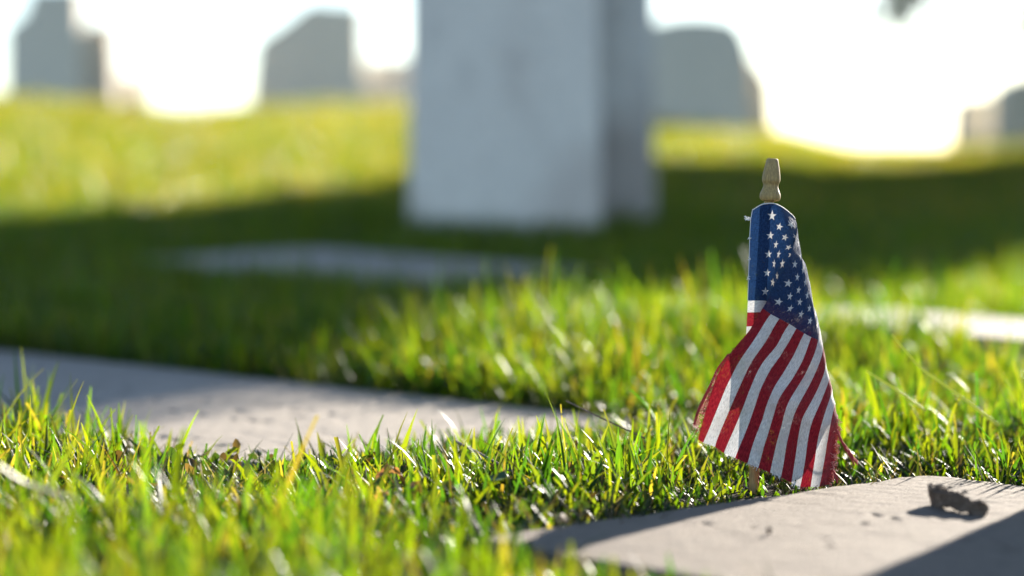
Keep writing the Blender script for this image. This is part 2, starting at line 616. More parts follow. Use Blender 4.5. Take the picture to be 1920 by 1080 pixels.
TC = np.array([5.28, 16.6])
tz = float(terrain(TC[0], TC[1]))
root = empty('tree', (TC[0], TC[1], tz))
tag(root, 'leafy tree just right of the view with one drooping branch', 'tree')
tr = []
tr.append(tube(bend((TC[0], TC[1], tz - 0.3), (TC[0] + 0.15, TC[1], tz + 6.0), 8, 0, 0.03), np.linspace(0.28, 0.12, 8), 12))
lobes = []
rt = np.random.default_rng(8)
side_dir = np.array([-math.cos(SUN_AZ), math.sin(SUN_AZ)])     # across the light
sun_dir = np.array([math.sin(SUN_AZ), math.cos(SUN_AZ)])
for hz, rad, cnt in ((0.95, 0.95, 5), (1.8, 1.05, 6), (2.7, 1.1, 6), (3.6, 1.1, 6), (4.5, 1.1, 6), (5.4, 1.0, 6), (6.2, 0.75, 5), (6.9, 0.3, 2),
                     (2.2, 0.3, 2), (3.2, 0.3, 2), (4.1, 0.3, 2), (5.0, 0.3, 2)):
    for k in range(cnt):
        an = 2 * math.pi * (k + 0.3 * rt.random()) / cnt + hz
        q = np.array([TC[0], TC[1]]) + rad * (side_dir * math.cos(an) * 1.0 + sun_dir * math.sin(an) * 0.8)
        c = np.array([q[0], q[1], tz + hz + rt.uniform(-0.12, 0.12)])
        lobes.append((c, rt.uniform(0.68, 0.82)))
        if rad > 0.9:
            b0 = np.array([TC[0] + 0.08, TC[1], max(tz + hz - 0.6, tz + 1.0)])
            tr.append(tube(bend(b0, c, 6, 0.12, 0.03), np.linspace(0.06, 0.015, 6), 6))
droop_tip = at(1690, 34, 14.5)
dpath = bend((TC[0], TC[1], tz + 2.3), (droop_tip[0] + 0.16, droop_tip[1] + 0.1, droop_tip[2] + 0.5), 9, 0.35, 0.02)
dpath = np.concatenate([dpath, [droop_tip + np.array([0.03, 0.0, 0.26]), droop_tip]])
tr.append(tube(dpath, np.linspace(0.05, 0.005, len(dpath)), 7))
V, F = merge(tr)
part('trunk', V, F, BARK_M, root)
cen = []
for c, r in lobes:
    n = int(2100 * r * r)
    q = rng.normal(0, 1, (n, 3)); q /= np.linalg.norm(q, axis=1)[:, None]
    q *= (rng.uniform(0.35, 1.0, n) ** 0.5 * r)[:, None]
    q *= 1 + 0.12 * np.sin(q[:, [1]] * 7) + 0.1 * np.sin(q[:, [0]] * 9 + q[:, [2]] * 5)
    q[:, 2] *= 0.8
    cen.append(c + q)
cen = np.concatenate(cen)
V, F, cc = leaves(cen, 0.14, (0.045, 0.075, 0.012))
part('crown', V, F, LEAF_M, root, cols=cc, smooth=False)
q = dpath[6:]
cl = []
for i in range(420):
    k = (len(q) - 1.001) * rng.uniform(0, 1) ** 0.6; a = int(k); f = k - a
    cl.append(q[a] * (1 - f) + q[a + 1] * f + rng.normal(0, 1, 3) * np.array([0.12, 0.06, 0.055]))
V, F, cc = leaves(np.array(cl), 0.09, (0.04, 0.06, 0.015), 0.8)
part('branch_leaves', V, F, LEAF_M, root, cols=cc, smooth=False)

# ---------------------------------------------------------------- lawn
GRASS_M = blade_mat('grass_blade', 0.40, (9.8, 9.0, 1.1), 0.5)
STRAW_M = blade_mat('dry_blade', 0.45, (2.0, 2.1, 0.8), 0.4)
ctr_flag = at(1411, 925, 2.268)


def blades(P, h, w, th0, kap, az, twist, nseg, vfold, tip, col_base, col_tip):
    """P (n,3) roots; th0 start angle from vertical, kap extra bend over the length, az the way it leans"""
    n = len(P)
    t = np.linspace(0, 1, nseg + 1)
    th = th0[:, None] + kap[:, None] * (t[None, :-1] + 0.5 / nseg)
    dh = np.sin(th) * (h / nseg)[:, None]
    dz = np.cos(th) * (h / nseg)[:, None]
    H = np.concatenate([np.zeros((n, 1)), np.cumsum(dh, 1)], 1)
    Z = np.concatenate([np.zeros((n, 1)), np.cumsum(dz, 1)], 1)
    ca, sa = np.cos(az)[:, None], np.sin(az)[:, None]
    C = np.stack([P[:, 0:1] + ca * H, P[:, 1:2] + sa * H, P[:, 2:3] + Z], -1)
    sazi = az + math.pi / 2 + twist
    tw2 = (rng.normal(0, 0.5, n))[:, None] * t[None]
    S = np.stack([np.cos(sazi[:, None] + tw2), np.sin(sazi[:, None] + tw2), np.zeros((n, nseg + 1))], -1)
    prof = (0.75 + 0.25 * np.sin(np.clip(t * 2.2, 0, 1) * math.pi / 2)) * (1 - t ** 2.6)
    W = w[:, None] * np.maximum(prof[None], tip[:, None]) * 0.5
    if vfold:
        N = np.stack([-np.sin(az)[:, None] * 0 + np.cos(az)[:, None] * np.ones((1, nseg + 1)), np.sin(az)[:, None] * np.ones((1, nseg + 1)), np.zeros((n, nseg + 1))], -1)
        Lv, Rv = C - S * W[..., None], C + S * W[..., None]
        Mv = C - N * (W * 0.55)[..., None]
        V = np.stack([Lv, Mv, Rv], 2)
        m = 3
    else:
        V = np.stack([C - S * W[..., None], C + S * W[..., None]], 2)
        m = 2
    per = (nseg + 1) * m
    base = np.arange(n)[:, None] * per
    F = []
    for k in range(nseg):
        for j in range(m - 1):
            a = k * m + j
            F.append(base + np.array([[a, a + 1, a + m + 1, a + m]]))
    F = np.concatenate(F)
    tt = (t ** 1.5)[None, :, None, None]
    colr = col_base[:, None, None, :] * (1 - tt) + col_tip[:, None, None, :] * tt
    colr = np.broadcast_to(colr, (n, nseg + 1, m, 3)).reshape(-1, 3)
    return V.reshape(-1, 3), F, colr


def scatter(d0, d1, dens, side0, side1=None):
    """random points with lateral half width 0.36*d + side"""
    side1 = side0 if side1 is None else side1
    xm = 0.22 * d1 + max(side0, side1)
    n = int(dens * (d1 - d0) * 2 * xm)
    x = rng.uniform(-xm, xm, n); y = rng.uniform(d0, d1, n)
    k = (x > -0.22 * y - side0) & (x < 0.22 * y + side1)
    return x[k], y[k]


def keep_out(x, y, m=0.0):
    k = ~in_slab(x, y, m)
    dx, dy = x - MON[0], y - MON[1]
    a = -yaw
    u, v = dx * math.cos(a) - dy * math.sin(a), dx * math.sin(a) + dy * math.cos(a)
    k &= ~((np.abs(u) < MW / 2) & (np.abs(v) < MD / 2))
    return k


GREEN = np.array([[0.014, 0.034, 0.006], [0.021, 0.042, 0.006], [0.030, 0.048, 0.005], [0.009, 0.027, 0.007], [0.036, 0.048, 0.006]])
PALE = np.array([[0.066, 0.058, 0.026], [0.052, 0.044, 0.022], [0.078, 0.072, 0.030], [0.042, 0.031, 0.018]])
STRAW = np.array([[0.15, 0.115, 0.062], [0.10, 0.073, 0.04], [0.19, 0.16, 0.095], [0.055, 0.04, 0.024]])


def tints(n, dry, low=False):
    c = GREEN[rng.integers(0, len(GREEN), n)] * rng.uniform(0.6, 1.15, (n, 1))
    D = STRAW if low else PALE
    s = D[rng.integers(0, len(STRAW), n)] * rng.uniform(0.8, 1.2, (n, 1))
    k = rng.random(n) < dry
    c[k] = s[k]
    tip = c * rng.uniform(0.9, 1.15, (n, 1))
    k2 = (rng.random(n) < 0.22)
    tip[k2] = tip[k2] * 0.45 + (np.array([0.16, 0.12, 0.06]) if low else np.array([0.055, 0.046, 0.024])) * 0.55
    return c * 0.85, tip


def patch(x, y):
    return wob(x, y, 9, 41) * 0.6 + wob(x, y, 24, 42) * 0.4


def lawn(x, y, hmul=1.0, wmul=1.0, nseg=4, vf=False, dry=0.05, low=False):
    n = len(x)
    z = terrain(x, y) - 0.004
    pt = patch(x, y)
    if low:
        h = rng.uniform(0.02, 0.055, n) * hmul
        h = h * (1 - 0.65 * np.exp(-(((x - 0.235) / 0.08) ** 4 + ((y - 2.19) / 0.10) ** 4)))
        th0 = rng.uniform(0.4, 1.3, n); kap = rng.uniform(0.0, 0.9, n)
        w = rng.uniform(0.0018, 0.0036, n) * wmul
    else:
        hb = 0.050 + 0.015 * pt
        hb = np.where(y < 1.88, hb * (1 - 0.5 * smooth((x + 0.06) / 0.10)), hb)
        hb = hb + 0.036 * np.exp(-((y - 1.35) / 0.28) ** 2) * (1 - smooth((x + 0.2) / 0.2)) + 0.012 * np.exp(-(((x + 0.55) / 0.3) ** 2 + ((y - 2.2) / 0.4) ** 2))
        hb = hb * (1 - 0.5 * np.exp(-(((x + 0.27) / 0.11) ** 2 + ((y - 2.22) / 0.22) ** 4)))
        hb = hb + 0.010 * smooth((y - 2.9) / 0.6)
        # short and dark right behind the edges of the front slab, low where the flag stands
        (p0, e1, e2, L, W, r) = SLABS[1]
        us = (x - p0[0]) * e1[0] + (y - p0[1]) * e1[1]; vs = (x - p0[0]) * e2[0] + (y - p0[1]) * e2[1]
        dd = np.hypot(np.maximum(-us, 0) + np.maximum(us - L, 0), np.maximum(-vs, 0) + np.maximum(vs - W, 0))
        hb = np.where(us < 0.03, hb * (0.30 + 0.70 * smooth((dd - 0.01) / 0.13)), hb)
        (q0, f1, f2, L2, W2, r2_) = SLABS[0]
        ul = (x - q0[0]) * f1[0] + (y - q0[1]) * f1[1]; vl = (x - q0[0]) * f2[0] + (y - q0[1]) * f2[1]
        hb = np.where((ul < 0) & (vl > 0.1) & (vl < W2 + 0.1), hb * (0.62 + 0.38 * smooth((-ul - 0.12) / 0.12)), hb)
        hb = np.where((vs < 0) & (us >= 0.03), hb * (0.7 + 0.45 * smooth((dd - 0.005) / 0.05)), hb)
        hb = hb + 0.026 * np.exp(-((y - 3.35) / 0.42) ** 2) * smooth((x + 0.25) / 0.12) * (1 - smooth((x - 0.45) / 0.3))
        hb = hb * (1 - 0.65 * np.exp(-(((x - 0.25) / 0.095) ** 4 + ((y - 2.22) / 0.13) ** 4)))
        h = hb * np.clip(rng.lognormal(-0.22, 0.36, n), 0.3, 1.9) * hmul
        th0 = np.abs(rng.normal(0.12, 0.30, n)); kap = np.abs(rng.normal(0.30, 0.55, n))
        w = np.clip(rng.lognormal(math.log(0.0047), 0.34, n), 0.0016, 0.0075) * wmul
    az = rng.uniform(0, 2 * math.pi, n)
    tw = rng.normal(0, 0.5, n)
    tip = np.where(rng.random(n) < 0.25, rng.uniform(0.25, 0.6, n), 0.06)
    cb, ct = tints(n, dry, low)
    return blades(np.stack([x, y, z], -1), h, w, th0, kap, az, tw, nseg, vf, tip, cb, ct)


def join(bl):
    V, F, C, o = [], [], [], 0
    for v, f, c in bl:
        V.append(v); F.append(f + o); C.append(c); o += len(v)
    return np.concatenate(V), np.concatenate(F), np.concatenate(C)


def grow(d0, d1, dens, side, **kw):
    x, y = scatter(d0, d1, dens, side)
    k = keep_out(x, y, -0.004)
    return lawn(x[k], y[k], **kw)


bl = [grow(1.0, 1.9, 8500, 0.25, nseg=5, dry=0.02),
      grow(1.9, 2.9, 10500, 0.30, nseg=6, vf=True),
      grow(2.9, 4.6, 12000, 0.30, nseg=5, dry=0.02),
      grow(4.6, 8.5, 5500, 0.4, nseg=4, wmul=1.3, dry=0.02),
      grow(8.5, 15.0, 2300, 0.5, nseg=3, wmul=2.0, hmul=0.95, dry=0.32),
      grow(15.0, 25.0, 1300, 0.6, nseg=3, wmul=3.0, hmul=1.0, dry=0.48)]
V, F, C = join(bl)
tag(mesh('grass', V, F, GRASS_M, cols=C), kind='stuff')
bl = [grow(1.0, 1.9, 6000, 0.2, nseg=3, low=True, dry=0.35),
      grow(1.9, 3.0, 13000, 0.3, nseg=4, low=True, dry=0.35),
      grow(3.0, 5.0, 5000, 0.3, nseg=3, low=True, dry=0.3, hmul=1.2)]
V, F, C = join(bl)
tag(mesh('thatch_grass', V, F, STRAW_M, cols=C), kind='stuff')

# ---------------------------------------------------------------- the stick flag
S0 = 2.267
CAMP = np.array([0, 0, CAM_H])
FWD = np.array([0, CP, -SP])
flag_root = empty('stick_flag', tuple(ctr_flag))
tag(flag_root, 'small worn American stick flag on a wooden dowel standing in the grass', 'flag')

WOOD = G('weathered_wood')
p = WOOD.coord('Object')
mp_ = WOOD.n('ShaderNodeMapping')
mp_.inputs['Scale'].default_value = (900, 900, 60)
WOOD.put(mp_.inputs[0], p)
wf = WOOD.noise(1.0, 5, 0.7, mp_.outputs[0])
wf2 = WOOD.noise(350, 4, 0.7, p)
wc = WOOD.ramp(wf, [(0.3, (0.26, 0.16, 0.055)), (0.55, (0.46, 0.31, 0.11)), (0.75, (0.62, 0.45, 0.18))])
wc = WOOD.mix(WOOD.ramp(wf2, [(0.45, 0), (0.7, 0.5)]), wc, (0.22, 0.17, 0.09, 1))
WOOD.put(WOOD.b.inputs['Base Color'], wc)
WOOD.b.inputs['Roughness'].default_value = 0.6
WOOD.put(WOOD.b.inputs['Normal'], WOOD.bump(wf, 0.3, 0.0004))

# cloth print: stripes and stars computed from the cloth's own coordinates (u along the fly, v from the top, both in hoist heights)
UC, UL, CU = 240 / 334, 510 / 334, 19.5 / 334


def flag_mat():
    g = G('printed_cotton')
    uvn = g.n('ShaderNodeUVMap'); uvn.uv_map = 'cloth'
    sp = g.n('ShaderNodeSeparateXYZ'); g.put(sp.inputs[0], uvn.outputs[0])
    u, v = sp.outputs[0], sp.outputs[1]
    st = g.math('FLOOR', g.math('MULTIPLY', v, 13.0))
    white = g.math('MODULO', st, 2.0)
    fib = g.noise(1.0, 3, 0.6, None)
    ws = g.n('ShaderNodeMapping'); ws.inputs['Scale'].default_value = (45, 185, 1)
    g.put(ws.inputs[0], uvn.outputs[0])
    weave_a = g.noise(1.0, 2, 0.6, ws.outputs[0])
    ws2 = g.n('ShaderNodeMapping'); ws2.inputs['Scale'].default_value = (170, 60, 1)
    g.put(ws2.inputs[0], uvn.outputs[0])
    weave_b = g.noise(1.0, 2, 0.6, ws2.outputs[0])
    blot = g.noise(5.0, 4, 0.6, uvn.outputs[0])
    red = g.mix(g.ramp(weave_a, [(0.35, 0), (0.75, 1)]), (0.27, 0.008, 0.020, 1), (0.38, 0.022, 0.030, 1))
    wht = g.mix(g.ramp(blot, [(0.35, 0), (0.7, 1)]), (0.80, 0.78, 0.76, 1), (0.66, 0.62, 0.59, 1))
    stripes = g.mix(white, red, wht)
    blue = g.mix(g.ramp(weave_b, [(0.35, 0), (0.7, 1)]), (0.008, 0.030, 0.095, 1), (0.022, 0.062, 0.17, 1))
    # stars
    cu = g.math('DIVIDE', u, CU)
    rv = g.math('MULTIPLY', v, 130.0 / 7.0)          # ten row steps down the canton
    ci = g.math('ROUND', cu); ri = g.math('ROUND', rv)
    # pick the nearest of the chequerboard's cells
    du, dv = g.math('SUBTRACT', cu, ci), g.math('SUBTRACT', rv, ri)
    odd = g.math('MODULO', g.math('ADD', g.math('ADD', ci, ri), 40.0), 2.0)
    au, av = g.math('ABSOLUTE', du), g.math('ABSOLUTE', dv)
    usev = g.math('GREATER_THAN', av, au)
    su, sv = g.math('SIGN', du), g.math('SIGN', dv)
    iu = g.math('MULTIPLY', g.math('MULTIPLY', odd, g.math('SUBTRACT', 1.0, usev)), su)
    iv = g.math('MULTIPLY', g.math('MULTIPLY', odd, usev), sv)
    ci2, ri2 = g.math('ADD', ci, iu), g.math('ADD', ri, iv)
    x = g.math('MULTIPLY', g.math('SUBTRACT', cu, ci2), 19.5)
    y = g.math('MULTIPLY', g.math('SUBTRACT', rv, ri2), 18.0)
    R, rin = 8.3, 3.35
    ang = g.math('ARCTAN2', x, g.math('MULTIPLY', y, -1.0))
    seg = 2 * math.pi / 5
    a1 = g.math('ABSOLUTE', g.math('SUBTRACT', g.math('FLOORED_MODULO', g.math('ADD', ang, seg / 2), seg), seg / 2))
    rad = g.math('SQRT', g.math('ADD', g.math('MULTIPLY', x, x), g.math('MULTIPLY', y, y)))
    px = g.math('MULTIPLY', rad, g.math('COSINE', a1)); py = g.math('MULTIPLY', rad, g.math('SINE', a1))
    ix, iy = rin * math.cos(seg / 2), rin * math.sin(seg / 2)
    # inside when below the line (R,0)-(ix,iy)
    ln = math.hypot(iy, R - ix)
    e = g.math('ADD', g.math('MULTIPLY', px, iy / ln), g.math('MULTIPLY', py, (R - ix) / ln))
    inside = g.math('MULTIPLY_ADD', g.math('SUBTRACT', e, iy * R / ln), -1.2, 0.5, clamp=True)
    okc = g.math('MULTIPLY', g.math('GREATER_THAN', ci2, 0.5), g.math('LESS_THAN', ci2, 11.5))
    okr = g.math('MULTIPLY', g.math('GREATER_THAN', ri2, 0.5), g.math('LESS_THAN', ri2, 9.5))
    star = g.math('MULTIPLY', inside, g.math('MULTIPLY', okc, okr))
    # red of the print has bled into the canton's outer end
    bleed = g.math('MULTIPLY', g.math('MULTIPLY_ADD', g.math('SUBTRACT', u, UC - 0.10), 14.0, 0.0, clamp=True), g.ramp(weave_a, [(0.3, 0.15), (0.7, 0.75)]))
    blue = g.mix(bleed, blue, (0.07, 0.012, 0.05, 1))
    canton = g.mix(star, blue, wht)
    inc = g.math('MULTIPLY', g.math('LESS_THAN', u, UC), g.math('LESS_THAN', v, 7.0 / 13.0))
    col = g.mix(inc, stripes, canton)
    wv = g.ramp(weave_a, [(0.3, 0.62), (0.7, 1.15)])
    col = g.mix(1.0, col, wv, 'MULTIPLY')
    g.put(g.b.inputs['Base Color'], col)
    g.b.inputs['Roughness'].default_value = 0.9
    g.b.inputs['Specular IOR Level'].default_value = 0.15
    g.b.inputs['Sheen Weight'].default_value = 0.25
    g.b.inputs['Sheen Roughness'].default_value = 0.5
    nb = g.bump(g.math('ADD', weave_a, weave_b), 0.5, 0.0006)
    nb = g.bump(g.noise(11, 4, 0.55, uvn.outputs[0], 0.5), 0.6, 0.006, nb)
    g.put(g.b.inputs['Normal'], nb)
    tl = g.n('ShaderNodeBsdfTranslucent')
    g.put(tl.inputs['Color'], g.mix(1.0, col, (1.0, 1.0, 1.0, 1), 'MULTIPLY'))
    mx = g.n('ShaderNodeMixShader'); mx.inputs[0].default_value = 0.19
    g.t.links.new(g.b.outputs[0], mx.inputs[1]); g.t.links.new(tl.outputs[0], mx.inputs[2])
    # loose weave: worn spots let light straight through
    gap = g.math('MULTIPLY', g.ramp(weave_a, [(0.56, 0), (0.74, 0.6)]), g.ramp(blot, [(0.46, 0), (0.6, 1)]))
    tp = g.n('ShaderNodeBsdfTransparent')
    mx2 = g.n('ShaderNodeMixShader')
    g.put(mx2.inputs[0], gap)
    g.t.links.new(mx.outputs[0], mx2.inputs[1]); g.t.links.new(tp.outputs[0], mx2.inputs[2])
    g.t.links.new(mx2.outputs[0], g.out.inputs['Surface'])
    return g.m


# where lines of the cloth lie in space: (u, v) -> photo position and distance in front of the dowel (mm)
CPT = []


def cp(u, v, px, py, dep):
    CPT.append((u, v, px, py, dep))


BL = {0: [(1430, 578), (1401, 627), (1370, 660), (1351, 690), (1335, 730), (1322, 775), (1309, 824)],
      1: [(1445, 589), (1423, 623), (1405, 650), (1390, 672), (1373, 703), (1357, 737), (1340, 779), (1318, 830)],
      2: [(1461, 597.4), (1448, 620), (1428, 653), (1410, 677), (1395, 707), (1382, 737), (1362, 780), (1341, 838)],
      3: [(1480, 607.5), (1467, 633), (1450, 658), (1428, 683), (1418, 700), (1405, 733), (1387, 780), (1357, 850)],
      4: [(1493, 616), (1483, 637), (1458, 672), (1440, 700), (1427, 723), (1423, 742), (1409, 780), (1392.5, 825), (1378, 859)],
      5: [(1508, 625), (1490, 663), (1467, 702), (1448, 730), (1440, 758), (1432, 780), (1411, 834), (1402, 869)],
      6: [(1521, 632), (1507, 672), (1482, 717), (1463, 742), (1455, 760), (1450, 780), (1434, 832), (1421.5, 877.5)],
      7: [(1534, 638), (1520, 680), (1505, 710), (1480, 750), (1471, 772), (1464, 806), (1454, 840), (1444, 886)],
      8: [(1543, 647), (1537, 680), (1530, 697), (1508, 742), (1488, 777), (1479, 812), (1471, 851), (1464, 895)],
      9: [(1547.5, 670), (1543, 707), (1526, 746), (1505, 782), (1497.5, 816), (1492, 853), (1484, 905)],
      10: [(1555, 707), (1550, 725), (1540, 752), (1522, 791), (1514, 825), (1510, 862), (1500, 913)],
      11: [(1561, 727), (1557, 750), (1542.5, 784), (1535, 816), (1529, 855), (1520, 913)],
      12: [(1567, 755), (1559, 787.5), (1552, 821), (1546, 862), (1536, 913)],
      13: [(1571.6, 778), (1571, 812), (1568, 844), (1565, 870), (1556, 908)]}
HV = 334.0
for k, pl in BL.items():
    pl = np.array(pl, float)
    seg = np.hypot(*np.diff(pl, axis=0).T)
    cum = np.concatenate([[0], np.cumsum(seg)])
    if k <= 7:
        uu = 240 + cum / cum[-1] * 270
    else:
        uu = 510 - (cum[-1] - cum) * 1.03
    n = 7 if k <= 7 else 5
    for j in range(n):
        c = cum[-1] * j / (n - 1)
        x, y = np.interp(c, cum, pl[:, 0]), np.interp(c, cum, pl[:, 1])
        u = np.interp(c, cum, uu)
        # depth: the free edge stands forward, the right edge turns back; a crease crosses the middle
        xr = np.interp(y, [405, 490, 585, 635, 680, 750, 778, 850, 910], [1490, 1508, 1531, 1543, 1551, 1567, 1573, 1569, 1557])
        t = np.clip((xr - x) / 150, 0, 1.6)
        dep = 34 * (1 - math.exp(-2.2 * t)) - 4
        ycr = np.interp(x, [1370, 1405, 1418, 1427, 1448, 1463, 1480, 1508, 1540], [655, 680, 700, 722, 733, 745, 755, 772, 790])
        dep -= 11 * math.exp(-max(xr - x, 0) / 6)
        dep += 7 * math.exp(-((y - ycr) / 26) ** 2)
        dep += 3.5 * math.sin(k * 1.15 + 0.4) * min(1, (u - 200) / 250)
        cp(u, k * HV / 13, x, y, dep)
# canton, front fold (star positions)
for (u, v, x, y) in ((213, 17.5, 1462, 565), (213, 52, 1482, 577), (213, 87, 1501.5, 587), (213, 122, 1518, 598.5), (213, 157, 1532, 609),
                     (193.5, 35, 1481, 554), (193.5, 70, 1499, 564), (193.5, 105, 1517, 576), (193.5, 140, 1528, 588),
                     (173, 17.5, 1480, 529), (173, 52, 1497, 541), (173, 87, 1513, 551), (154, 35, 1495, 517), (154, 70, 1510, 527),
                     (134, 17.5, 1491, 493), (134, 52, 1505, 504), (116, 0, 1484.5, 470), (178, 0, 1457, 525), (209, 0, 1443, 552)):
    xr = np.interp(y, [405, 490, 585, 635], [1490, 1508, 1531, 1543])
    t = np.clip((xr - x) / 150, 0, 1.6)
    dep = 34 * (1 - math.exp(-2.2 * t)) - 4
    cp(u, v, x, y, dep + (4 if v == 0 else 0))
# the fold along the right outline
for (u, v, x, y) in ((56, 0, 1489.5, 407), (72, 18, 1493, 432), (95, 45, 1499, 460), (130, 85, 1510, 493), (160, 115, 1520, 535), (195, 160, 1531, 585), (222, 190, 1539, 622)):
    cp(u, v, x, y, -14)
# back layer, left strip round the dowel
for v, y in ((0, 391), (17.5, 405), (52, 440), (87, 474), (122, 508), (157, 542), (180, 564), (206, 586), (231, 612), (257, 640), (334, 745)):
    xl = np.interp(y, [391, 410, 440, 480, 520, 561, 610, 722], [1411, 1407.5, 1406, 1405, 1403.5, 1402.5, 1400, 1394])
    xa = np.interp(y, [391, 405, 440, 474, 508, 542, 612, 722], [1449, 1448.7, 1446, 1442.5, 1440, 1436, 1430, 1422])
    top = -8 if v == 0 else 0
    cp(-20, v, xl, y + (4 if v == 0 else 0), 1)
    cp(0, v, (xl + xa) / 2 - 2, y + (-8 if v == 0 else 0), 7.5)
    cp(20, v, xa, y + (-10 if v == 0 else 0), 6.5)
for (u, v, x, y, d) in ((39, 0, 1467, 389, 3), (39, 35, 1461, 424, 5), (39, 70, 1455, 457, 5), (39, 105, 1452, 491, 5), (39, 140, 1449.5, 525, 4),
                        (58, 17.5, 1482.5, 421, 1), (58, 52, 1472, 443, 2.5), (58, 87, 1459.5, 474, 2.5), (58, 122, 1456.5, 515, 2),
                        (78, 70, 1480, 463, -2), (78, 105, 1467, 491, -1), (97, 88, 1483, 476, -4), (60, 180, 1455, 575, -8), (60, 260, 1448, 680, -14), (60, 334, 1440, 790, -20),
                        (150, 180, 1497, 590, -26), (150, 260, 1490, 710, -34), (150, 334, 1475, 835, -38), (240, 260, 1528, 705, -32), (240, 334, 1512, 850, -42),
                        (320, 334, 1548, 845, -30)):
    cp(u, v, x, y, d)
CPT = np.array(CPT)


def tps(ctrl, vals, q, lam=0.4):
    def ker(a, b):
        r2 = ((a[:, None, :] - b[None, :, :]) ** 2).sum(-1)
        return np.where(r2 > 0, r2 * np.log(r2 + 1e-12), 0) * 0.5
    n = len(ctrl)
    K = ker(ctrl, ctrl) + lam * np.eye(n)
    Pm = np.concatenate([np.ones((n, 1)), ctrl], 1)
    A = np.block([[K, Pm], [Pm.T, np.zeros((3, 3))]])
    sol = np.linalg.solve(A, np.concatenate([vals, np.zeros((3, vals.shape[1]))]))
    return ker(q, ctrl) @ sol[:n] + np.concatenate([np.ones((len(q), 1)), q], 1) @ sol[n:]


NU, NV = 265, 168
uu = np.linspace(-20, 510, NU); vv = np.linspace(0, 334, NV)
UU, VV_ = np.meshgrid(uu, vv)
Q = np.stack([UU.ravel(), VV_.ravel()], -1) / 100
res = tps(CPT[:, :2] / 100, CPT[:, 2:], Q, 0.01)


def flag_pt(r, extra=0.0):
    """photo position and forward distance -> world"""
    s = S0 - (r[:, 2] + extra) / 1000
    X, Y = (r[:, 0] - 960) / FPX, -(r[:, 1] - 540) / FPX
    return np.stack([s * X, s * (CP + Y * SP), CAM_H + s * (-SP + Y * CP)], -1)


FP = flag_pt(res)
I = np.arange(NU * NV).reshape(NV, NU)
FF = np.stack([I[:-1, :-1], I[:-1, 1:], I[1:, 1:], I[1:, :-1]], -1).reshape(-1, 4)
FLAG_M = flag_mat()
cloth = part('cloth', FP, FF, FLAG_M, flag_root, uvs=np.stack([UU.ravel(), VV_.ravel()], -1) / 334)

# dowel and finial, leaning a little to the right
axis0 = flag_pt(np.array([[1411.0, 940, 0]]))[0]
axis1 = flag_pt(np.array([[1442.0, 380, 0]]))[0]
adir = (axis1 - axis0) / np.linalg.norm(axis1 - axis0)
tt = np.linspace(-0.06, np.linalg.norm(axis1 - axis0) + 0.002, 14)
V, F = tube(axis0 + adir * tt[:, None], np.full(14, 0.0047), 16)
part('dowel', V, F, WOOD.m, flag_root)
f0 = flag_pt(np.array([[1443.3, 377, 0]]))[0]
f1 = flag_pt(np.array([[1448.5, 297.5, 0]]))[0]
fd = (f1 - f0); FL = np.linalg.norm(fd); fd /= FL
prof = [(0, 6.5), (0.004, 8.2), (0.05, 9.9), (0.12, 10.1), (0.17, 9.8), (0.23, 8.8), (0.29, 7.7), (0.34, 7.1), (0.38, 7.1), (0.415, 7.5), (0.44, 8.4), (0.475, 8.7), (0.52, 8.75), (0.65, 8.2), (0.8, 7.1), (0.92, 6.0), (0.975, 5.5), (0.995, 5.1), (1.0, 4.2)]
pa = np.linspace(0, 1, 90)
pr = np.interp(pa, [a for a, _ in prof], [b for _, b in prof])
pr[4:-4] = np.convolve(np.pad(pr, 3, mode='edge'), np.ones(7) / 7, 'valid')[4:-4]
V, F = tube(f0 + fd * FL * pa[:, None], pr * 0.00098, 36)
part('finial', V, F, WOOD.m, flag_root)

# frayed threads along the worn edges
RED_T = G('red_thread'); RED_T.b.inputs['Base Color'].default_value = (0.42, 0.05, 0.05, 1); RED_T.b.inputs['Roughness'].default_value = 0.8
PINK_T = G('pink_thread'); PINK_T.b.inputs['Base Color'].default_value = (0.62, 0.30, 0.28, 1); PINK_T.b.inputs['Roughness'].default_value = 0.8
WHT_T = G('white_thread'); WHT_T.b.inputs['Base Color'].default_value = (0.88, 0.86, 0.83, 1); WHT_T.b.inputs['Roughness'].default_value = 0.8
r2 = random.Random(9)


def thread(pts, r0=0.00035):
    p3 = flag_pt(np.array(pts, float))
    n = max(6, len(pts) * 3)
    c = np.linspace(0, len(pts) - 1, n)
    p = np.stack([np.interp(c, np.arange(len(pts)), p3[:, i]) for i in range(3)], -1)
    return tube(p, np.full(n, r0), 4)


def res_at(u, v):
    i = int(round((u + 20) / 530 * (NU - 1))); j = int(round(v / 334 * (NV - 1)))
    return res[min(max(j, 0), NV - 1) * NU + min(max(i, 0), NU - 1)]


red, pink, wht = [], [], []
# upper free edge, lower half: a halo of red loops leaning away to the left
for i in range(70):
    u = r2.uniform(330, 508)
    a = res_at(u, 0); L = r2.uniform(3, 14) * (0.4 + (u - 330) / 200)
    red.append(thread([(a[0] + 2, a[1], a[2]), (a[0] - L * 0.5, a[1] + r2.uniform(-2, 6), a[2] + r2.uniform(-3, 3)), (a[0] - L, a[1] + r2.uniform(2, 14), a[2] + r2.uniform(-5, 5))], 0.00022))
# two long pulled threads that run beside that edge
for off in (0, 1, 2, 3):
    red.append(thread([(1368 - off, 664, 20), (1347 - off, 692, 22), (1334 - off, 722, 24), (1322 - off * 1.5, 748, 25), (1310 - off * 1.2, 772, 26), (1303 - off, 796, 27)], 0.0005))
for i in range(60):
    t = r2.random(); x = 1347 - 42 * t; y = 695 + 100 * t
    pink.append(thread([(x + r2.uniform(-6, 6), y, 24), (x + r2.uniform(-9, 5), y + 7, 24), (x + r2.uniform(-6, 10), y + r2.uniform(8, 16), 24)], 0.00025))
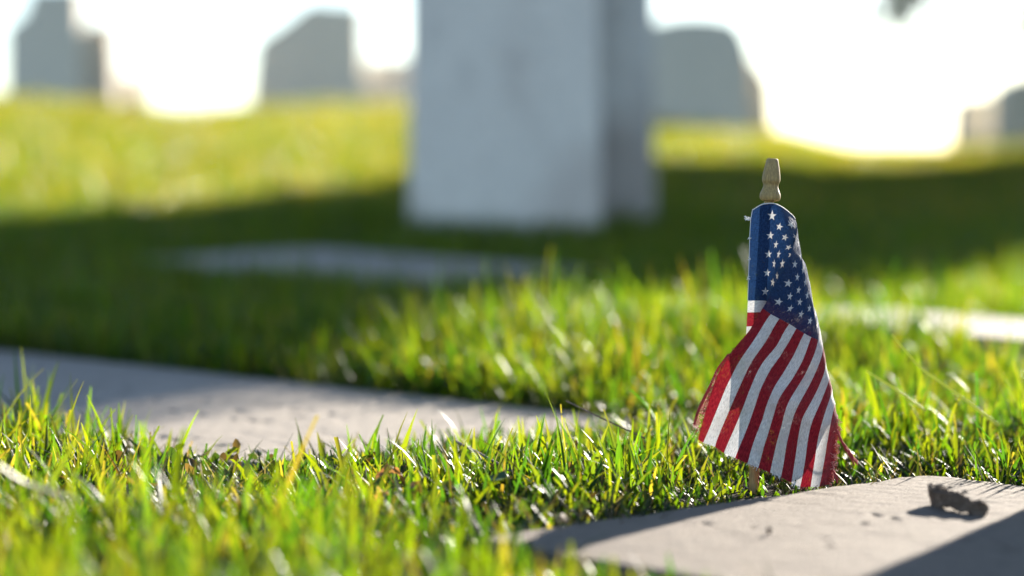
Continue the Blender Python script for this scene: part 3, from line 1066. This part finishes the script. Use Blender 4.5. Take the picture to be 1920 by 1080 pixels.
# fly end, lower right
for i in range(150):
    v = 334 - abs(r2.gauss(0, 5)); u = r2.uniform(385, 509)
    a = res_at(u, v); L = r2.uniform(3, 11)
    (red if r2.random() < 0.6 else pink).append(thread([(a[0] - 1, a[1], a[2] + 0.5), (a[0] + L * 0.5, a[1] + r2.uniform(-5, 4), a[2] + r2.uniform(0, 4)), (a[0] + L * r2.uniform(0.5, 1), a[1] + r2.uniform(-5, 9), a[2] + r2.uniform(-1, 5))], 0.00024))
for i in range(90):
    v = r2.uniform(0, 334); a = res_at(510, v); L = r2.uniform(1.5, 5)
    st = int(v / HV * 13) % 2
    (wht if st else red).append(thread([(a[0], a[1] - 1, a[2]), (a[0] + r2.uniform(-2, 2), a[1] + L, a[2] + r2.uniform(-1, 2)), (a[0] + r2.uniform(-3, 3), a[1] + L * 1.4, a[2] + r2.uniform(-1, 2))], 0.00022))
# cluster of threads that hangs down and trails into the grass at the right
for i in range(14):
    j = lambda k: r2.uniform(-k, k)
    red.append(thread([(1569 + j(1), 808 + j(4), 0), (1577 + j(2), 826 + j(3), 0), (1587 + j(3), 843 + j(3), -2), (1597 + j(4), 858 + j(4), -4), (1606 + j(6), 868 + j(6), -6)], 0.0004))
for i in range(6):
    j = lambda k: r2.uniform(-k, k)
    red.append(thread([(1562 + j(2), 880, 3), (1568 + j(3), 893 + j(3), 3), (1571 + j(4), 903 + j(4), 3)], 0.0004))
red.append(thread([(1421, 880, 12), (1424, 890, 9), (1421, 902, 8), (1423, 912, 8)], 0.0004))
# tufts on the hoist edge
for (x, y) in ((1402, 410), (1404, 447), (1403.5, 485), (1402.5, 521)):
    for i in range(12 if y < 420 else 5):
        j = lambda k: r2.uniform(-k, k)
        wht.append(thread([(x + 6, y + j(3), 2), (x + 1 + j(2), y + j(4), 3), (x - (1.5 if y > 420 else 5) + j(2.0), y + j(6 if y < 420 else 3), 3)], 0.0002))
# selvage along the top edge
top = [res_at(u, 0) for u in np.linspace(-20, 60, 22)]
wht.append(thread([(a[0], a[1] - 0.3, a[2]) for a in top], 0.00055))
side = [res_at(-20, v) for v in np.linspace(0, 180, 16)]
wht.append(thread([(a[0], a[1], a[2]) for a in side], 0.0004))
for nm, lst, m in (('red_fray', red, RED_T.m), ('pink_fray', pink, PINK_T.m), ('white_fray', wht, WHT_T.m)):
    V, F = merge(lst)
    o = part(nm, V, F, m, flag_root)
    o['kind'] = 'stuff'

# ---------------------------------------------------------------- small things
g = G('dry_bark')
p = g.coord('Object')
nf = g.noise(120, 6, 0.75, p)
g.put(g.b.inputs['Base Color'], g.ramp(nf, [(0.3, (0.08, 0.05, 0.032)), (0.55, (0.18, 0.12, 0.08)), (0.75, (0.42, 0.29, 0.21))]))
g.b.inputs['Roughness'].default_value = 0.9
g.put(g.b.inputs['Normal'], g.bump(nf, 0.9, 0.002))
DRY_M = g.m


def bark_piece():
    """a curled, hollow strip: a thick arched sheet with ragged ends, wide at the left, narrow at the right"""
    ol = [(522, 262), (545, 250), (580, 256), (615, 268), (650, 284), (700, 300), (745, 312), (790, 316), (835, 340), (880, 362), (918, 392), (960, 384), (1005, 378),
          (1050, 415), (1046, 455), (1028, 492), (985, 530), (955, 524), (930, 512), (890, 492), (838, 452), (820, 470), (770, 462), (745, 440), (700, 424), (640, 420),
          (600, 436), (575, 458), (556, 440), (548, 400), (540, 350), (524, 290)]
    ol = np.array(ol, float) / 4.91 + np.array([1640, 860])
    a, b = on_plane(1755, 950, 0.0145), on_plane(1840, 967, 0.0145)
    root = empty('bark_piece', tuple((a + b) / 2))
    tag(root, 'curled dark brown piece of dry bark lying on the front grave slab', 'bark piece')
    # resample the outline finely and roughen it
    lp = np.concatenate([ol, ol[:1]])
    cum = np.concatenate([[0], np.cumsum(np.hypot(*np.diff(lp, axis=0).T))])
    m = 110
    tq = np.linspace(0, cum[-1], m, endpoint=False)
    ol = np.stack([np.interp(tq, cum, lp[:, 0]), np.interp(tq, cum, lp[:, 1])], -1)
    rb = np.random.default_rng(4)
    ol += rb.normal(0, 0.45, ol.shape)
    sd = np.interp(ol[:, 0], [1755, 1840], [(a - CAMP) @ FWD, (b - CAMP) @ FWD])
    front = np.array([at(px, py, q) for (px, py), q in zip(ol, sd)])
    cz = 0.0145
    nl = 9
    V = []
    for l in range(nl):
        t = l / (nl - 1)
        q = front.copy()
        h = q[:, 2] - cz
        wid = np.interp(q[:, 0], [front[:, 0].min(), front[:, 0].mean(), front[:, 0].max()], [0.020, 0.013, 0.009])
        q[:, 1] += wid * t + 0.0012 * np.sin(q[:, 0] * 900 + 4 * t) * math.sin(math.pi * t)
        # the upper side swells a little and then falls off towards the back
        up = smooth((h - 0.45 * np.interp(q[:, 0], [front[:, 0].min(), front[:, 0].max()], [0.020, 0.012])) / 0.004)
        rise = wid * t * 0.17 * up * (1 - 0.5 * t * t)
        q[:, 2] = cz + h * (1 - 0.2 * t * t * (1 - up)) + rise + 0.0007 * np.sin(q[:, 0] * 1500 + 9 * t + h * 400)
        q += rb.normal(0, 0.00025, q.shape)
        q[:, 2] = np.maximum(q[:, 2] - 0.0022, cz - 0.0022)
        V.append(q)
    V = np.concatenate(V)
    F = []
    for l in range(nl - 1):
        for i in range(m):
            j = (i + 1) % m
            F.append((l * m + i, l * m + j, (l + 1) * m + j, (l + 1) * m + i))
    F.append(tuple(reversed(range(m))))
    F.append(tuple(range((nl - 1) * m, nl * m)))
    part('curl', V, F, DRY_M, root, smooth=False)
    # flakes peeling from its upper side
    for k in range(7):
        i = rb.integers(2, 26)
        c = front[i] + np.array([0, rb.uniform(0.001, 0.006), 0.0002])
        d1 = np.array([rb.uniform(0.003, 0.006), rb.uniform(-0.002, 0.002), rb.uniform(-0.001, 0.0015)])
        d2 = np.array([rb.uniform(-0.001, 0.001), 0.003, rb.uniform(0.0005, 0.002)])
        u_ = np.array([0, 0, 0.0005])
        P = [c, c + d1, c + d1 * 0.8 + d2, c + d2]
        P = P + [x + u_ for x in P]
        part('flake', np.array(P), [(0, 3, 2, 1), (4, 5, 6, 7), (0, 1, 5, 4), (1, 2, 6, 5), (2, 3, 7, 6), (3, 0, 4, 7)], DRY_M, root, smooth=False)


bark_piece()


def crumb(px, py, size, label):
    c = on_plane(px, py, 0.0145)
    P, Fk = [], []
    for i in range(7):
        th = math.pi * i / 6
        for j in range(8):
            ph = 2 * math.pi * j / 8
            k = size * (1 + 0.3 * math.sin(2 * ph + 3 * th))
            P.append((math.sin(th) * math.cos(ph) * k, math.sin(th) * math.sin(ph) * k * 0.8, max(math.cos(th) * k * 1.2 + size, 0)))
    for i in range(6):
        for j in range(8):
            jj = (j + 1) % 8
            Fk.append((i * 8 + j, (i + 1) * 8 + j, (i + 1) * 8 + jj, i * 8 + jj))
    o = mesh('soil_crumb', P, Fk, DRY_M)
    o.location = tuple(c)
    tag(o, label, 'soil crumb')


crumb(1442, 1001, 0.0022, 'tiny dark soil crumb on the front slab below the flag')


def stalk(pts, r0, r1, mat, label, name='dry_stalk', flat=0.0, group='dry stalks lying in the grass'):
    """pts: (photo x, photo y, distance)"""
    p = np.array([at(*q) for q in pts])
    n = len(pts) * 4
    c = np.linspace(0, len(pts) - 1, n)
    k = np.arange(len(pts))
    pp = np.stack([np.interp(c, k, p[:, i]) for i in range(3)], -1)
    pp[1:-1] = (pp[:-2] + pp[1:-1] * 2 + pp[2:]) / 4
    V, F = tube(pp, np.linspace(r0, r1, n), 6)
    o = mesh(name, V, F, mat, cols=np.tile(np.array([[0.40, 0.42, 0.17]]), (len(V), 1)))
    tag(o, label, 'dry stalk', group)
    return o


g = G('brown_stalk'); nz = g.noise(300, 4, 0.7, g.coord('Object'))
g.put(g.b.inputs['Base Color'], g.ramp(nz, [(0.3, (0.14, 0.085, 0.05)), (0.7, (0.30, 0.20, 0.12))]))
BROWN_M = g.m
g = G('pale_straw'); nz = g.noise(200, 4, 0.7, g.coord('Object'))
g.put(g.b.inputs['Base Color'], g.ramp(nz, [(0.3, (0.35, 0.29, 0.17)), (0.7, (0.55, 0.47, 0.30))]))
g.b.inputs['Roughness'].default_value = 0.45
PALE_STRAW = g.m
stalk([(852, 826, 2.380), (950, 878, 2.261), (1020, 918, 2.159), (1084, 966, 2.066)], 0.0016, 0.0012, BROWN_M, 'brown dry stalk slanting down to the corner of the front slab')
stalk([(1062, 752, 2.380), (1130, 785, 2.346), (1210, 822, 2.321)], 0.0009, 0.0008, BROWN_M, 'thin brown stalk caught high among the grass left of the flag')
stalk([(1672, 627, 2.499), (1725, 690, 2.482), (1790, 735, 2.465), (1872, 797, 2.431)], 0.0008, 0.0022, STRAW_M, 'long pale stalk leaning across the grass right of the flag')
stalk([(-15, 868, 1.734), (40, 905, 1.768), (95, 925, 1.785), (152, 938, 1.802)], 0.0022, 0.002, PALE_STRAW, 'blurred pale straw lying over the foreground grass at far left')
stalk([(1625, 696, 2.499), (1680, 730, 2.482), (1735, 770, 2.448)], 0.0012, 0.0015, STRAW_M, 'short yellow stalk just right of the flag, below the long pale one')

# small broad weed leaves and brown scraps down among the blades of the strip between the slabs
n = 320
wx, wy = rng.uniform(-0.42, 0.10, n), rng.uniform(1.98, 2.42, n)
k = keep_out(wx, wy, -0.004)
wx, wy = wx[k], wy[k]
V, F, cc = leaves(np.stack([wx, wy, rng.uniform(0.006, 0.026, len(wx))], -1), 0.014, (0.035, 0.055, 0.012), -0.1)
brown = rng.random(len(wx)) < 0.4
cc = cc.reshape(-1, 6, 3)
cc[brown] = np.array([0.11, 0.065, 0.03]) * rng.uniform(0.5, 1.5, (brown.sum(), 1, 1))
tag(mesh('weed_leaves', V, F, STRAW_M, cols=cc.reshape(-1, 3), smooth=False), kind='stuff')

# dead leaves and a weed in the strip between the slabs
g = G('dead_leaf'); nz = g.noise(150, 4, 0.7, g.coord('Object'))
g.put(g.b.inputs['Base Color'], g.ramp(nz, [(0.3, (0.22, 0.09, 0.03)), (0.7, (0.45, 0.22, 0.08))]))
tl = g.n('ShaderNodeBsdfTranslucent'); tl.inputs[0].default_value = (0.65, 0.30, 0.08, 1)
mx = g.n('ShaderNodeMixShader'); mx.inputs[0].default_value = 0.45
g.t.links.new(g.b.outputs[0], mx.inputs[1]); g.t.links.new(tl.outputs[0], mx.inputs[2]); g.t.links.new(mx.outputs[0], g.out.inputs['Surface'])
DEAD_M = g.m


def leaf(name, px, py, s, length, az, lift, mat, label, cat, group):
    c = at(px, py, s)
    nu, nv = 8, 6
    V = []
    for i in range(nu + 1):
        t = i / nu
        w = length * 0.42 * math.sin(math.pi * (0.06 + 0.94 * t) ** 0.8) * (1 + 0.15 * math.sin(t * 19))
        for j in range(nv + 1):
            q = (j / nv - 0.5)
            V.append(((t - 0.5) * length, q * w, lift * length * (1 - 4 * (t - 0.5) ** 2) + abs(q) * w * 0.7 + 0.002 * math.sin(t * 12 + q * 7)))
    V = np.array(V)
    F = [(i * (nv + 1) + j, (i + 1) * (nv + 1) + j, (i + 1) * (nv + 1) + j + 1, i * (nv + 1) + j + 1) for i in range(nu) for j in range(nv)]
    o = mesh(name, V, F, mat)
    o.location = tuple(c)
    o.rotation_euler = (random.uniform(-0.5, 0.5), random.uniform(-0.5, 0.5), az)
    tag(o, label, cat, group)
    return o


DL = 'dead leaves in the grass between the slabs'
leaf('dead_leaf', 732, 905, 2.159, 0.032, 0.6, 0.3, DEAD_M, 'orange brown dead leaf, upper one in the grass between the slabs', 'dead leaf', DL)
leaf('dead_leaf', 715, 938, 2.099, 0.026, 2.2, 0.2, DEAD_M, 'small tan dead leaf below the orange brown one', 'dead leaf', DL)
g = G('weed_leaf'); g.b.inputs['Base Color'].default_value = (0.05, 0.09, 0.03, 1); g.b.inputs['Roughness'].default_value = 0.3
WEED_M = g.m
leaf('weed_leaf', 945, 918, 2.142, 0.04, 0.3, 0.15, WEED_M, 'broad dark green weed leaf beside the brown stalk', 'weed leaf', None)
